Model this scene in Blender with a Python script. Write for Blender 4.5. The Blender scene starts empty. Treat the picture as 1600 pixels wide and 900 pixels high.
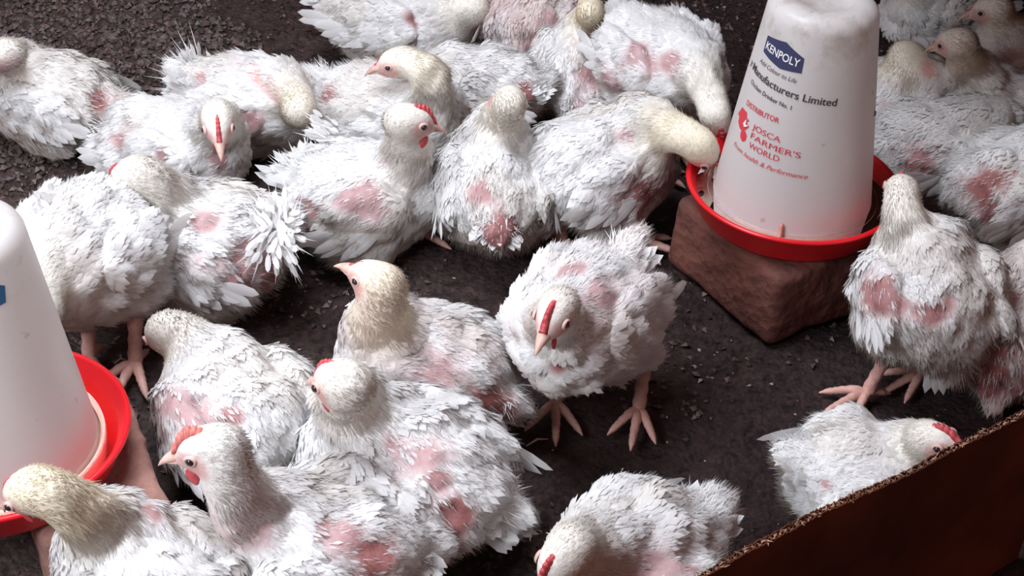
import bpy, math, random
import numpy as np
from mathutils import Vector, Matrix

# ------------------------------------------------------------------ camera
TH, ROLL, FPX, CAMH = math.radians(37.0), math.radians(2.5), 2400.0, 1.08
fw = Vector((0, math.cos(TH), -math.sin(TH)))
_r = Vector((1, 0, 0)); _u = Vector((0, math.sin(TH), math.cos(TH)))
rt = _r * math.cos(ROLL) + _u * math.sin(ROLL)
up = _u * math.cos(ROLL) - _r * math.sin(ROLL)
CP = Vector((0, 0, CAMH))
cam_data = bpy.data.cameras.new('camera'); cam = bpy.data.objects.new('camera', cam_data)
bpy.context.scene.collection.objects.link(cam)
cam_data.sensor_width = 36.0; cam_data.lens = 36.0 * FPX / 1600.0
cam_data.clip_start = 0.02; cam_data.clip_end = 50
M = Matrix((rt, up, -fw)).transposed().to_4x4(); M.translation = CP
cam.matrix_world = M
scene = bpy.context.scene; scene.camera = cam
scene.view_settings.view_transform = 'Standard'; scene.view_settings.look = 'None'
scene.view_settings.gamma = 1.0; scene.view_settings.use_curve_mapping = False
scene.view_settings.exposure = 0.0

# ------------------------------------------------------------------ world and lights
world = bpy.data.worlds.new('world'); scene.world = world; world.use_nodes = True
bg = world.node_tree.nodes['Background']
bg.inputs[0].default_value = (0.58, 0.265, 0.21, 1); bg.inputs[1].default_value = 0.25

def area(name, loc, target, size, size_y, power, col, spread=180):
    l = bpy.data.lights.new(name, 'AREA'); l.shape = 'RECTANGLE'; l.size = size; l.size_y = size_y
    l.energy = power; l.color = col; l.spread = math.radians(spread)
    o = bpy.data.objects.new(name, l); bpy.context.scene.collection.objects.link(o)
    o.location = loc
    o.rotation_euler = (Vector(target) - Vector(loc)).to_track_quat('-Z', 'Y').to_euler()
    return o
# broad cool daylight falling through the open roof gap above the left of the pen
area('roof_gap_daylight', (-0.45, 1.35, 1.60), (-0.22, 1.30, 0.0), 0.8, 0.65, 21.5, (0.86, 0.91, 1.0), 150)
# fill lamp added left of the camera to brighten the left drinker
area('left_drinker_fill', (-0.95, 0.30, 1.05), (-0.46, 1.02, 0.20), 0.6, 0.6, 6.5, (0.86, 0.91, 1.0), 95)

rng = np.random.default_rng(7); random.seed(7)
col_root = scene.collection

def at(px, py, z=0.0):
    d = fw * FPX + rt * (px - 800.0) - up * (py - 450.0)
    t = (z - CP.z) / d.z
    p = CP + d * t
    return np.array((p.x, p.y, p.z))
def proj(P):
    P = np.atleast_2d(P) - np.array(CP)
    Z = P @ np.array(fw)
    return np.stack([800 + FPX * (P @ np.array(rt)) / Z, 450 - FPX * (P @ np.array(up)) / Z, Z], 1)

# ------------------------------------------------------------------ node materials
def new_mat(name):
    m = bpy.data.materials.new(name); m.use_nodes = True
    nt = m.node_tree; return m, nt, nt.nodes, nt.links, nt.nodes['Principled BSDF']
def N(nodes, typ, **kw):
    n = nodes.new(typ)
    for k, v in kw.items():
        if k in n.inputs.keys(): n.inputs[k].default_value = v
        else: setattr(n, k, v)
    return n
def ramp(nodes, stops):
    r = nodes.new('ShaderNodeValToRGB')
    while len(r.color_ramp.elements) < len(stops): r.color_ramp.elements.new(0.5)
    for e, (p, c) in zip(r.color_ramp.elements, stops): e.position = p; e.color = (*c, 1)
    return r

def mat_skin():
    m, nt, n, l, b = new_mat('bird_skin')
    a = N(n, 'ShaderNodeAttribute', attribute_name='Col')
    no = N(n, 'ShaderNodeTexNoise', Scale=160.0, Detail=4.0)
    mx = N(n, 'ShaderNodeMix', data_type='RGBA', blend_type='MULTIPLY'); mx.inputs['Factor'].default_value = 0.55
    rp = ramp(n, [(0.3, (0.72, 0.66, 0.64)), (0.65, (1, 1, 1))])
    co = N(n, 'ShaderNodeTexCoord')
    l.new(co.outputs['Object'], no.inputs['Vector'])
    l.new(no.outputs['Fac'], rp.inputs[0]); l.new(a.outputs['Color'], mx.inputs[6]); l.new(rp.outputs[0], mx.inputs[7])
    l.new(mx.outputs[2], b.inputs['Base Color'])
    b.inputs['Roughness'].default_value = 0.62
    bp = N(n, 'ShaderNodeBump', Strength=0.5, Distance=0.002)
    l.new(no.outputs['Fac'], bp.inputs['Height']); l.new(bp.outputs[0], b.inputs['Normal'])
    return m
def mat_feather():
    m, nt, n, l, b = new_mat('feather')
    a = N(n, 'ShaderNodeAttribute', attribute_name='Col')
    d = N(n, 'ShaderNodeBsdfDiffuse'); t = N(n, 'ShaderNodeBsdfTranslucent'); mx = n.new('ShaderNodeMixShader')
    mx.inputs[0].default_value = 0.38
    l.new(a.outputs['Color'], d.inputs[0]); l.new(a.outputs['Color'], t.inputs[0])
    l.new(d.outputs[0], mx.inputs[1]); l.new(t.outputs[0], mx.inputs[2])
    l.new(mx.outputs[0], n['Material Output'].inputs[0]); n.remove(b)
    return m
def mat_plain(name, colr, rough=0.5, spec=0.5, noise=0.0, scale=60.0, dark=None, bump=0.0, sub=0.0, coat=0.0):
    m, nt, n, l, b = new_mat(name)
    b.inputs['Base Color'].default_value = (*colr, 1); b.inputs['Roughness'].default_value = rough
    b.inputs['Specular IOR Level'].default_value = spec
    b.inputs['Subsurface Weight'].default_value = sub; b.inputs['Coat Weight'].default_value = coat
    if noise > 0:
        co = N(n, 'ShaderNodeTexCoord'); no = N(n, 'ShaderNodeTexNoise', Scale=scale, Detail=5.0)
        l.new(co.outputs['Object'], no.inputs['Vector'])
        rp = ramp(n, [(0.35, dark or tuple(c * (1 - noise) for c in colr)), (0.62, colr)])
        l.new(no.outputs['Fac'], rp.inputs[0]); l.new(rp.outputs[0], b.inputs['Base Color'])
        if bump > 0:
            bp = N(n, 'ShaderNodeBump', Strength=bump, Distance=0.003)
            l.new(no.outputs['Fac'], bp.inputs['Height']); l.new(bp.outputs[0], b.inputs['Normal'])
    return m
SKIN = mat_skin(); FEATHER = mat_feather()
COMB = mat_plain('comb_red', (0.62, 0.085, 0.095), 0.5, noise=0.35, scale=300)
PALECOMB = mat_plain('comb_pink', (0.72, 0.24, 0.20), 0.5, noise=0.35, scale=300, dark=(.62, .14, .12))
BEAK = mat_plain('beak_horn', (0.76, 0.50, 0.42), 0.4, noise=0.3, scale=120)
EYE = mat_plain('eye_dark', (0.03, 0.02, 0.02), 0.12)
RIM = mat_plain('eyelid_pink', (0.62, 0.42, 0.38), 0.6)

# ------------------------------------------------------------------ mesh helpers
def mk_mesh(name, verts, faces, col=None, smooth=True, normals=None):
    """verts (n,3); faces (m,k) array or list of lists."""
    me = bpy.data.meshes.new(name)
    verts = np.asarray(verts, np.float32)
    if isinstance(faces, np.ndarray):
        m, k = faces.shape
        me.vertices.add(len(verts)); me.vertices.foreach_set('co', verts.ravel())
        me.loops.add(m * k); me.loops.foreach_set('vertex_index', faces.astype(np.int32).ravel())
        me.polygons.add(m)
        me.polygons.foreach_set('loop_start', np.arange(0, m * k, k, dtype=np.int32))
    else:
        me.from_pydata(verts.tolist(), [], faces)
    me.update(calc_edges=True)
    me.polygons.foreach_set('use_smooth', np.full(len(me.polygons), smooth))
    if col is not None:
        ca = me.color_attributes.new('Col', 'FLOAT_COLOR', 'POINT')
        c4 = np.ones((len(verts), 4), np.float32); c4[:, :3] = col
        ca.data.foreach_set('color', c4.ravel())
    if normals is not None:
        me.normals_split_custom_set_from_vertices(normals.tolist())
    return me
def link(name, me, mat=None, parent=None, loc=None):
    o = bpy.data.objects.new(name, me); col_root.objects.link(o)
    if mat is not None:
        for m in (mat if isinstance(mat, (list, tuple)) else [mat]): me.materials.append(m)
    if parent is not None: o.parent = parent
    if loc is not None: o.location = loc
    return o
def tag(o, label=None, cat=None, group=None, kind=None):
    if label: o['label'] = label
    if cat: o['category'] = cat
    if group: o['group'] = group
    if kind: o['kind'] = kind
    return o
def empty(name, loc):
    o = bpy.data.objects.new(name, None); col_root.objects.link(o); o.location = loc; o.empty_display_size = 0.05
    return o
def nrm(v):
    v = np.asarray(v, float); return v / (np.linalg.norm(v, axis=-1, keepdims=True) + 1e-12)
def vnormals(V, F):
    n = np.cross(V[F[:, 2]] - V[F[:, 0]], V[F[:, -1]] - V[F[:, 1]] if F.shape[1] == 4 else V[F[:, 1]] - V[F[:, 0]])
    if F.shape[1] == 3: n = -n
    out = np.zeros_like(V)
    for k in range(F.shape[1]):
        for a in range(3): out[:, a] += np.bincount(F[:, k], n[:, a], len(V))
    return nrm(out)
_tab = np.random.default_rng(3).random((32, 32, 32)) * 2 - 1
def vnoise(P, s):
    q = np.asarray(P) * s; i = np.floor(q).astype(int); f = q - i; f = f * f * (3 - 2 * f)
    r = 0
    for a in (0, 1):
        for b in (0, 1):
            for c in (0, 1):
                w = (f[:, 0] if a else 1 - f[:, 0]) * (f[:, 1] if b else 1 - f[:, 1]) * (f[:, 2] if c else 1 - f[:, 2])
                r = r + w * _tab[(i[:, 0] + a) % 32, (i[:, 1] + b) % 32, (i[:, 2] + c) % 32]
    return r

def lathe(profile, seg=64, close=False):
    V = []; F = []
    n = len(profile)
    for r, z in profile:
        for k in range(seg):
            a = 2 * math.pi * k / seg; V.append((r * math.cos(a), r * math.sin(a), z))
    for i in range(n - 1):
        for k in range(seg):
            k2 = (k + 1) % seg
            F.append((i * seg + k, i * seg + k2, (i + 1) * seg + k2, (i + 1) * seg + k))
    return np.array(V), np.array(F)
def tube(pts, rad, seg=8, flat=1.0):
    """tapered tube with pinched ends, returns V, F(quads)"""
    pts = np.asarray(pts, float); n = len(pts)
    t = nrm(np.gradient(pts, axis=0))
    ref = np.array((0, 0, 1.0)) if abs(t[0][2]) < 0.8 else np.array((1.0, 0, 0))
    V = []
    for i in range(n):
        s = nrm(np.cross(t[i], ref)); u = np.cross(s, t[i])
        for k in range(seg):
            a = 2 * math.pi * k / seg
            V.append(pts[i] + rad[i] * (math.cos(a) * s + math.sin(a) * u * flat))
    F = []
    for i in range(n - 1):
        for k in range(seg):
            k2 = (k + 1) % seg
            F.append((i * seg + k, i * seg + k2, (i + 1) * seg + k2, (i + 1) * seg + k))
    for e in (0, n - 1):     # caps by collapsing to a centre
        c = len(V); V.append(pts[e])
        for k in range(seg):
            k2 = (k + 1) % seg
            F.append((e * seg + k, e * seg + k2, c, c))
    return np.array(V), F

# ------------------------------------------------------------------ signed distance bird
class Field:
    def __init__(s, lo, hi, h):
        s.h = h; s.lo = np.asarray(lo, float)
        s.n = np.ceil((np.asarray(hi) - s.lo) / h).astype(int) + 1
        ax = [s.lo[i] + h * np.arange(s.n[i]) for i in range(3)]
        s.X, s.Y, s.Z = np.meshgrid(*ax, indexing='ij', sparse=True)
        s.d = np.full(s.n, 1.0)
    def smin(s, d, k):
        h = np.clip(0.5 + 0.5 * (s.d - d) / k, 0, 1)
        s.d = s.d * (1 - h) + d * h - k * h * (1 - h)
    def ell(s, c, A, r, k=0.02):
        """A rows = axes"""
        dx = s.X - c[0]; dy = s.Y - c[1]; dz = s.Z - c[2]
        q = [(A[i][0] * dx + A[i][1] * dy + A[i][2] * dz) for i in range(3)]
        k0 = np.sqrt(sum((q[i] / r[i]) ** 2 for i in range(3)))
        k1 = np.sqrt(sum((q[i] / r[i] ** 2) ** 2 for i in range(3))) + 1e-9
        s.smin(k0 * (k0 - 1) / k1, k)
    def cone(s, a, b, ra, rb, k=0.015):
        ab = b - a; L2 = float(ab @ ab) + 1e-9
        t = np.clip(((s.X - a[0]) * ab[0] + (s.Y - a[1]) * ab[1] + (s.Z - a[2]) * ab[2]) / L2, 0, 1)
        d = np.sqrt((s.X - a[0] - t * ab[0]) ** 2 + (s.Y - a[1] - t * ab[1]) ** 2 + (s.Z - a[2] - t * ab[2]) ** 2) - (ra + (rb - ra) * t)
        s.smin(d, k)
    def mesh(s):
        d = s.d; S = d < 0
        n0, n1, n2 = d.shape
        corners = [(a, b, c) for a in (0, 1) for b in (0, 1) for c in (0, 1)]
        cs = {c: S[c[0]:n0 - 1 + c[0], c[1]:n1 - 1 + c[1], c[2]:n2 - 1 + c[2]] for c in corners}
        tot = sum(cs[c].astype(np.int8) for c in corners)
        act = (tot > 0) & (tot < 8)
        I = np.argwhere(act); idx = -np.ones(act.shape, np.int64); idx[act] = np.arange(len(I))
        acc = np.zeros((len(I), 3)); cnt = np.zeros(len(I))
        dv = {c: d[I[:, 0] + c[0], I[:, 1] + c[1], I[:, 2] + c[2]] for c in corners}
        for c in corners:
            for ax in range(3):
                if c[ax] == 1: continue
                e = list(c); e[ax] = 1; e = tuple(e)
                a, b = dv[c], dv[e]; m = (a < 0) != (b < 0)
                t = np.where(m, a / np.where(m, a - b, 1), 0)
                p = np.tile(np.array(c, float), (len(I), 1)); p[:, ax] += t
                acc += p * m[:, None]; cnt += m
        V = (I + acc / cnt[:, None]) * s.h + s.lo
        F = []
        for ax in range(3):
            o = [x for x in range(3) if x != ax]
            sl0 = [slice(None)] * 3; sl1 = [slice(None)] * 3
            sl0[ax] = slice(0, -1); sl1[ax] = slice(1, None)
            a = S[tuple(sl0)]; b = S[tuple(sl1)]
            E = np.argwhere(a != b)
            E = E[(E[:, o[0]] > 0) & (E[:, o[1]] > 0) & (E[:, o[0]] < d.shape[o[0]] - 1) & (E[:, o[1]] < d.shape[o[1]] - 1)]
            q = []
            for du, dw in ((1, 1), (0, 1), (0, 0), (1, 0)):
                P = E.copy(); P[:, o[0]] -= du; P[:, o[1]] -= dw
                q.append(idx[P[:, 0], P[:, 1], P[:, 2]])
            q = np.stack(q, 1)
            ins = a[E[:, 0], E[:, 1], E[:, 2]]
            flip = ins if ax != 1 else ~ins
            q[~flip] = q[~flip][:, ::-1]
            F.append(q)
        return V, np.concatenate(F)

def feather_cards(P, Nn, D, L, W, lift, curl, colr, soft=0.55, long=False):
    """vectorised leaf shaped cards; returns verts, tris, colours, normals"""
    n = len(P)
    D = nrm(D - Nn * np.sum(D * Nn, 1, keepdims=True)); Sd = np.cross(Nn, D)
    if long:
        us = np.array([0, .25, .55, .85, 1.0]); ws = np.array([.25, .8, 1.0, .70, .0])
    else:
        us = np.array([0, .55, 1.0]); ws = np.array([.35, 1.0, .0])
    rows = []; nn = []
    for u, w in zip(us, ws):
        h = lift * u - curl * u * u
        c = P + D * (L * u)[:, None] + Nn * (h * L)[:, None]
        if w == 0:
            rows.append(c); nn.append(Nn + D * 0.3)
        else:
            half = (W * w)[:, None] * Sd
            dn = Nn * (0.22 * W * w)[:, None]
            rows += [c - half - dn, c, c + half - dn]
            nn += [Nn - Sd * .18, Nn, Nn + Sd * .18]
    V = np.stack(rows, 1); NN = nrm(np.stack(nn, 1)); m = V.shape[1]
    nr = len(us) - 1
    F = []
    for r in range(nr - 1):
        a = 3 * r; b = 3 * (r + 1)
        F += [(a, a + 1, b + 1), (a, b + 1, b), (a + 1, a + 2, b + 2), (a + 1, b + 2, b + 1)]
    a = 3 * (nr - 1); F += [(a, a + 1, a + 3), (a + 1, a + 2, a + 3)]
    F = (np.arange(n)[:, None, None] * m + np.array(F)[None, :, ::-1]).reshape(-1, 3)
    shade = np.ones((n, m, 1)); 
    C = np.repeat(colr[:, None, :], m, 1) * shade
    return V.reshape(-1, 3), F, C.reshape(-1, 3), NN.reshape(-1, 3)
def fibres(P, Nn, D, L, W, colr):
    n = len(P); Sd = nrm(np.cross(D, Nn) + 1e-6)
    V = np.stack([P - Sd * W[:, None], P + Sd * W[:, None], P + D * L[:, None]], 1)
    F = np.arange(3 * n).reshape(-1, 3)
    return V.reshape(-1, 3), F, np.repeat(colr, 3, 0), np.repeat(nrm(Nn * .8 + D * .2), 3, 0)
def cat(parts):
    off = 0; V = []; F = []; C = []; NN = []
    for v, f, c, nn in parts:
        V.append(v); F.append(f + off); C.append(c); NN.append(nn); off += len(v)
    return np.concatenate(V), np.concatenate(F), np.concatenate(C), np.concatenate(NN)

WHITE = np.array((0.90, 0.895, 0.885)); CREAM = np.array((0.90, 0.82, 0.63)); PINK = np.array((0.52, 0.35, 0.355)); RED = np.array((0.33, 0.115, 0.105))
FACE = np.array((0.68, 0.34, 0.30)); LEG = np.array((0.66, 0.38, 0.32)); DIRT = np.array((0.50, 0.40, 0.33))

def chicken(name_label, C, R, H, K, T=None, S=1.0, cream=0.35, comb=0.5, bare=(), feet=(), mid=None,
            wl=None, wr=None, fans=(), feathers=1.0, tail=1.0, nk=1.0, cmat=None, group='young broilers on the litter', pinky=0.0, fat=1.0, seed=0):
    rg = np.random.default_rng(100 + seed)
    C = at(*C); R = at(*R); H = at(*H); K = at(*K)
    hd = nrm(K - H)
    f = nrm(C - R); side = nrm(np.cross(np.array((0, 0, 1.0)), f)); u = np.cross(f, side)     # side = left of bird
    Mid = (C + R) / 2; hl = np.linalg.norm(C - R) / 2
    fS = S * fat
    if T is None: Tt = R - f * 0.085 * S + np.array((0, 0, 0.02))
    else: Tt = at(*T)
    td = nrm(Tt - R)
    N0 = C + f * 0.012 * S + u * 0.022 * S
    Hn = H - hd * 0.010 * S
    if mid is not None: nm = at(*mid)
    else: nm = 0.5 * (N0 + Hn) + u * 0.012 * S + f * 0.022 * S
    tt = np.linspace(0, 1, 7)[:, None]
    NP = (1 - tt) ** 2 * N0 + 2 * tt * (1 - tt) * nm + tt ** 2 * Hn
    NR = np.array([.036, .031, .0265, .0232, .0205, .0190, .0180]) * S * nk
    hu0 = np.array((0, 0, 1.0)); 
    hs = nrm(np.cross(hu0 * (1 - abs(hd[2]) ** 3) + nrm(H - N0) * abs(hd[2]) ** 3, hd)); hu = np.cross(hd, hs)
    # wings
    wings = []
    for sgn, wt in ((1, wl), (-1, wr)):
        sh = C + side * sgn * 0.057 * fS + u * 0.014 * S - f * 0.005
        tip = (R + side * sgn * 0.057 * fS - f * 0.012 * S + u * 0.004) if wt is None else at(*wt)
        ax = nrm(tip - sh); out = nrm(side * sgn + u * 0.25); out = nrm(out - ax * (out @ ax)); dn = np.cross(ax, out)
        c = (sh + tip) / 2; hlw = np.linalg.norm(tip - sh) / 2 + 0.018 * S
        wings.append((c, np.array((ax, out, dn)), (hlw, 0.0155 * S, 0.037 * S), sh, tip, sgn))
    pts = np.array([C, R, H, K, Tt, N0, nm] + [w[4] for w in wings] + [at(*q[:2], 0) for q in feet])
    lo = pts.min(0) - 0.085 * fS; hi = pts.max(0) + 0.085 * fS; lo[2] = -0.004
    fd = Field(lo, hi, 0.0040)
    A = np.array((f, side, u))
    fd.ell(Mid, A, ((hl + 0.046 * S), 0.055 * fS, 0.057 * fS), 0.02)
    fd.ell(C + f * .004 - u * .004, A, (.054 * S, .055 * fS, .056 * fS), 0.02)
    fd.ell(R, A, (.047 * S, .051 * fS, .048 * fS), 0.02)
    fd.cone(R, R + td * 0.062 * S, 0.036 * S, 0.016 * S, 0.015)
    for sgn in (1, -1):
        fd.ell(Mid + side * sgn * .038 * fS - u * .026 * S - f * .008, A, (.050 * S, .030 * S, .036 * S), 0.02)
    for c, WA, wr_, *_ in wings: fd.ell(c, WA, wr_, 0.004)
    torso = fd.d; fd.d = np.full(fd.n, 1.0)
    for i in range(6): fd.cone(NP[i], NP[i + 1], NR[i], NR[i + 1], 0.003)
    fd.ell(H, np.array((hd, hs, hu)), (.0262 * S, .0178 * S, .0196 * S), 0.007)
    fd.cone(H + hd * .012 * S - hu * .003 * S, H + hd * .0235 * S - hu * .0035 * S, .0120 * S, .0080 * S, 0.005)
    fd.smin(torso, 0.016)
    leg_geo = []
    for q in feet:
        ft = at(q[0], q[1], 0.008); dirp = nrm((at(q[2], q[3], 0.008) - ft) * (1, 1, 0))
        sgn = 1 if (ft - Mid) @ side > 0 else -1
        hock = ft - dirp * 0.018 * S + np.array((0, 0, 0.062 * S))
        hip = Mid + side * sgn * .036 * fS - u * .040 * S - f * .01
        if np.linalg.norm(hip - hock) < .12:
            fd.cone(hip, hock + (0, 0, .004), .030 * S, .0125 * S, .02)
        leg_geo.append((ft, dirp, hock, hip))
    # flatten where it rests on the ground
    fd.d = np.maximum(fd.d, 0.004 - fd.Z)
    V, F = fd.mesh()
    # remove stray islands not needed; gentle relax + clumpy relief
    for _ in range(2):
        acc = np.zeros_like(V); cn = np.zeros(len(V))
        for k in range(4):
            a = F[:, k]; b = F[:, (k + 1) % 4]
            for x in range(3): acc[:, x] += np.bincount(a, V[b, x], len(V)) + np.bincount(b, V[a, x], len(V))
            cn += np.bincount(a, minlength=len(V)) + np.bincount(b, minlength=len(V))
        V = V * .5 + acc / np.maximum(cn, 1)[:, None] * .5
    Nv = vnormals(V, F)
    if ((V - Mid) * Nv).sum(1).mean() < 0: F = F[:, ::-1]; Nv = -Nv
    dH = np.linalg.norm(V - H, axis=1)
    # distance to neck line
    def neck_t(P):
        seg = np.linspace(0, 1, 25)[:, None]
        L_ = (1 - seg) ** 2 * N0 + 2 * seg * (1 - seg) * nm + seg ** 2 * Hn
        dd = np.linalg.norm(P[:, None, :] - L_[None], axis=2); j = dd.argmin(1)
        tg = nrm(np.gradient(L_, axis=0))
        return seg[j, 0], dd[np.arange(len(P)), j], tg[j]
    nt_, nd_, ng_ = neck_t(V)
    bodyness = np.clip((dH / S - .035) / .03, 0, 1)
    amp = (0.0060 * vnoise(V + seed, 30.0) + 0.0046 * vnoise(V + seed * 2, 62.0) + .0014 * vnoise(V + seed * 3, 120.0)) * bodyness
    V = V + Nv * amp[:, None]; V[:, 2] = np.maximum(V[:, 2], 0.003)
    Nv = vnormals(V, F)
    if ((V - Mid) * Nv).sum(1).mean() < 0: Nv = -Nv
    # colours
    def colour_of(P, nrmls, jitter=0.0):
        t, dd, _ = neck_t(P); h = np.linalg.norm(P - H, axis=1)
        neckw = np.clip((t - .15) / .45, 0, 1) * np.clip(1 - (dd - .026 * S) / .02, 0, 1)
        c = WHITE[None] * (1 - neckw[:, None] * cream) + CREAM[None] * neckw[:, None] * cream
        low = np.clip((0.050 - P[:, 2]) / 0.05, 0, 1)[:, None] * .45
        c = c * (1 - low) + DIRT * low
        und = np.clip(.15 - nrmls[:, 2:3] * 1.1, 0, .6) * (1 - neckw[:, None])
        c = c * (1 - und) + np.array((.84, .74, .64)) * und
        st = np.clip(vnoise(P + seed * 1.3, 16.0) * 1.6 - .35, 0, .28)[:, None] * (1 - neckw[:, None])
        c = c * (1 - st) + np.array((0.74, 0.66, 0.56)) * st
        if pinky: 
            pw = np.clip(vnoise(P + 5 + seed, 22.0) + .4, 0, 1)[:, None] * pinky
            c = c * (1 - pw) + np.array((0.74, 0.55, 0.53)) * pw
        return c
    def face_w(P):
        q = (P - H) @ np.stack([hd, hs, hu], 1) / S
        a = np.clip(1 - np.linalg.norm((q - (.013, 0, -.002)) * (1, .0, 1.25), axis=1) / .0185, 0, 1)
        sidew = np.clip((np.abs(q[:, 1]) - .004) / .006, 0, 1)
        throat = np.clip(1 - np.linalg.norm(q - (.010, 0, -.018), axis=1) / .012, 0, 1)
        return np.clip(a * 2.2, 0, 1) * np.maximum(sidew, (q[:, 0] > .017)) + throat * .6
    pj = proj(V)
    centres = []
    for bq in bare:
        bx, by, br = bq[:3]; redn = bq[3] if len(bq) > 3 else .4
        face = ((V - np.array(CP)) * Nv).sum(1) < 0
        dd = np.hypot(pj[:, 0] - bx, pj[:, 1] - by) + np.where(face, 0, 400)
        near = np.where(dd < dd.min() + 6)[0]; j = near[pj[near, 2].argmin()]
        centres.append((V[j], br, redn))
    def bare_w(P):
        w = np.zeros(len(P)); rr = np.zeros(len(P))
        for c, r, redn in centres:
            pv = P - c; ea = nrm(f * .8 - np.array((0, 0, .5))); d = np.sqrt(np.maximum((pv ** 2).sum(1) - .62 * (pv @ ea) ** 2, 0)) * 1.05 + vnoise(P + seed, 48.0) * r * .5
            x = np.clip((r * 1.15 - d) / (r * .75), 0, 1); rr = np.where(x > w, redn, rr); w = np.maximum(w, x)
        return w, rr
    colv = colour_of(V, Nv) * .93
    fwv = np.clip(face_w(V), 0, 1)[:, None]; colv = colv * (1 - fwv * .8) + FACE * fwv * .8
    bw, rr = bare_w(V)
    bc = PINK[None] * (1 - rr[:, None]) + RED[None] * rr[:, None]
    colv = colv * (1 - bw[:, None]) + bc * bw[:, None]
    # legs joined to the body surface
    VV = [V]; FF = [F]; CC = [colv]; off = len(V)
    for ft, dirp, hock, hip in leg_geo:
        sd = np.cross((0, 0, 1.0), dirp)
        def add(pts_, rad_, col_=LEG, flat=1.0):
            nonlocal off
            k = 3; P0 = np.array(pts_); n_ = len(P0); ts = np.linspace(0, n_ - 1, (n_ - 1) * 4 + 1)
            PP = np.stack([np.interp(ts, range(n_), P0[:, a]) for a in range(3)], 1); rr_ = np.interp(ts, range(n_), rad_)
            rr_ = rr_ * (1 + .07 * ((np.arange(len(rr_)) % 2) - .5) * 2)
            v, f_ = tube(PP, rr_, 8, flat); VV.append(v); FF.append(np.array(f_) + off); off += len(v)
            CC.append(np.tile(col_, (len(v), 1)) * (1 + .12 * vnoise(v, 150.0))[:, None])
        add([hip, hock + (0, 0, .006), hock], [.016 * S, .0105 * S, .009 * S], LEG * .6 + WHITE * .35)
        add([hock + (0, 0, .006), hock, (hock + ft) / 2, ft + (0, 0, .004), ft], [.0085 * S, .0092 * S, .0070 * S, .0075 * S, .0055 * S])
        for ang, ln in ((0, .052), (34, .042), (-34, .042), (172, .020)):
            a = math.radians(ang + rg.uniform(-5, 5)); dr = dirp * math.cos(a) + sd * math.sin(a); ln *= S
            add([ft, ft + dr * ln * .35 + (0, 0, .004), ft + dr * ln * .75 + (0, 0, .0005), ft + dr * ln - (0, 0, .002), ft + dr * (ln + .009 * S) - (0, 0, .005)],
                [.0062 * S, .0052 * S, .0044 * S, .0036 * S, .0007])
    base = np.array((Mid[0], Mid[1], 0.0))
    root = tag(empty('chicken', base), name_label, 'chicken', group)
    Va = np.concatenate(VV) - base; Fa = np.concatenate(FF)
    tri = Fa[:, 2] == Fa[:, 3]
    faces = Fa[~tri].tolist() + Fa[tri][:, :3].tolist() if tri.any() else Fa
    link('body', mk_mesh('chicken_body', Va, faces, np.concatenate(CC)), SKIN, root)
    # ---------------- plumage
    Ar = np.linalg.norm(np.cross(V[F[:, 2]] - V[F[:, 0]], V[F[:, 3]] - V[F[:, 1]]), axis=1) / 2
    def sample(n):
        i = rg.choice(len(F), n, p=Ar / Ar.sum()); a = rg.random((n, 1)); b = rg.random((n, 1)); q = F[i]
        P = (V[q[:, 0]] * (1 - a) + V[q[:, 1]] * a) * (1 - b) + (V[q[:, 3]] * (1 - a) + V[q[:, 2]] * a) * b
        Nn = nrm(Nv[q].mean(1)); return P, Nn
    def flow(P, Nn):
        t, dd, tg = neck_t(P)
        w = (np.clip(t * 1.6, 0, 1) * np.clip(1.6 - dd / (.035 * S), 0, 1))[:, None]
        tb = np.clip(1.3 - np.linalg.norm(P - (R + td * .04), axis=1) / .06, 0, 1)[:, None]
        D = -f[None] * 1.0 + np.array((0, 0, -.35)) - tg * 0
        D = D * (1 - tb) + td[None] * tb * 1.3
        D = D * (1 - w) - tg * w * 1.5
        D = D + np.stack([vnoise(P + k * 9 + seed, 30.0) for k in range(3)], 1) * .42 + rg.normal(0, .13, P.shape)
        return nrm(D)
    nF = int(9200 * feathers * S * S)
    P, Nn = sample(nF)
    hdist = np.linalg.norm(P - H, axis=1) / S; t_, d_, _ = neck_t(P)
    on_neck = (t_ > .45) & (d_ < .030 * S)
    bw_, rr_ = bare_w(P)
    keep = (hdist > .042) & ~on_neck & (rg.random(nF) > bw_ ** .6 * .985) & (rg.random(nF) < np.clip(.75 + Nn[:, 2] * 1.6, .14, 1)) & (P[:, 2] > .006)
    P, Nn = P[keep], Nn[keep]; bw_ = bw_[keep]
    wid = np.full(len(P), -1)
    for wi, (c, WA, wrr, sh, tip, sgn) in enumerate(wings):
        q = (P - c) @ WA.T / np.array(wrr); k0 = np.linalg.norm(q, axis=1)
        wid[(k0 < 1.22) & (q[:, 1] > .15)] = wi
    D = flow(P, Nn)
    for wi, w in enumerate(wings):
        m = wid == wi; D[m] = nrm(w[1][0][None] * 1.1 + np.array((0, 0, -.12)) + (D[m] * .5))
    L = rg.uniform(.0075, .0145, len(P)) * S; Wd = L * rg.uniform(.17, .30, len(P))
    clump = vnoise(P + seed, 45.0)
    lift = .15 + .24 * np.clip(clump, -1, 1) + rg.uniform(-.06, .14, len(P)); lift = np.clip(lift, .05, .7)
    pin = bw_ > .15; Wd = np.where(pin, Wd * .45, Wd); L = np.where(pin, L * .8, L)
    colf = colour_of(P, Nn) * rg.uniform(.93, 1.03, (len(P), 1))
    parts_b = []; parts_w = {0: [], 1: []}
    for wi in (-1, 0, 1):
        m = wid == wi
        if not m.any(): continue
        sc = 1.0 if wi < 0 else 1.25
        g = feather_cards(P[m], Nn[m], D[m], L[m] * sc, Wd[m] * sc, lift[m], lift[m] * .55 + .05, colf[m])
        (parts_b if wi < 0 else parts_w[wi]).append(g)
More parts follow.
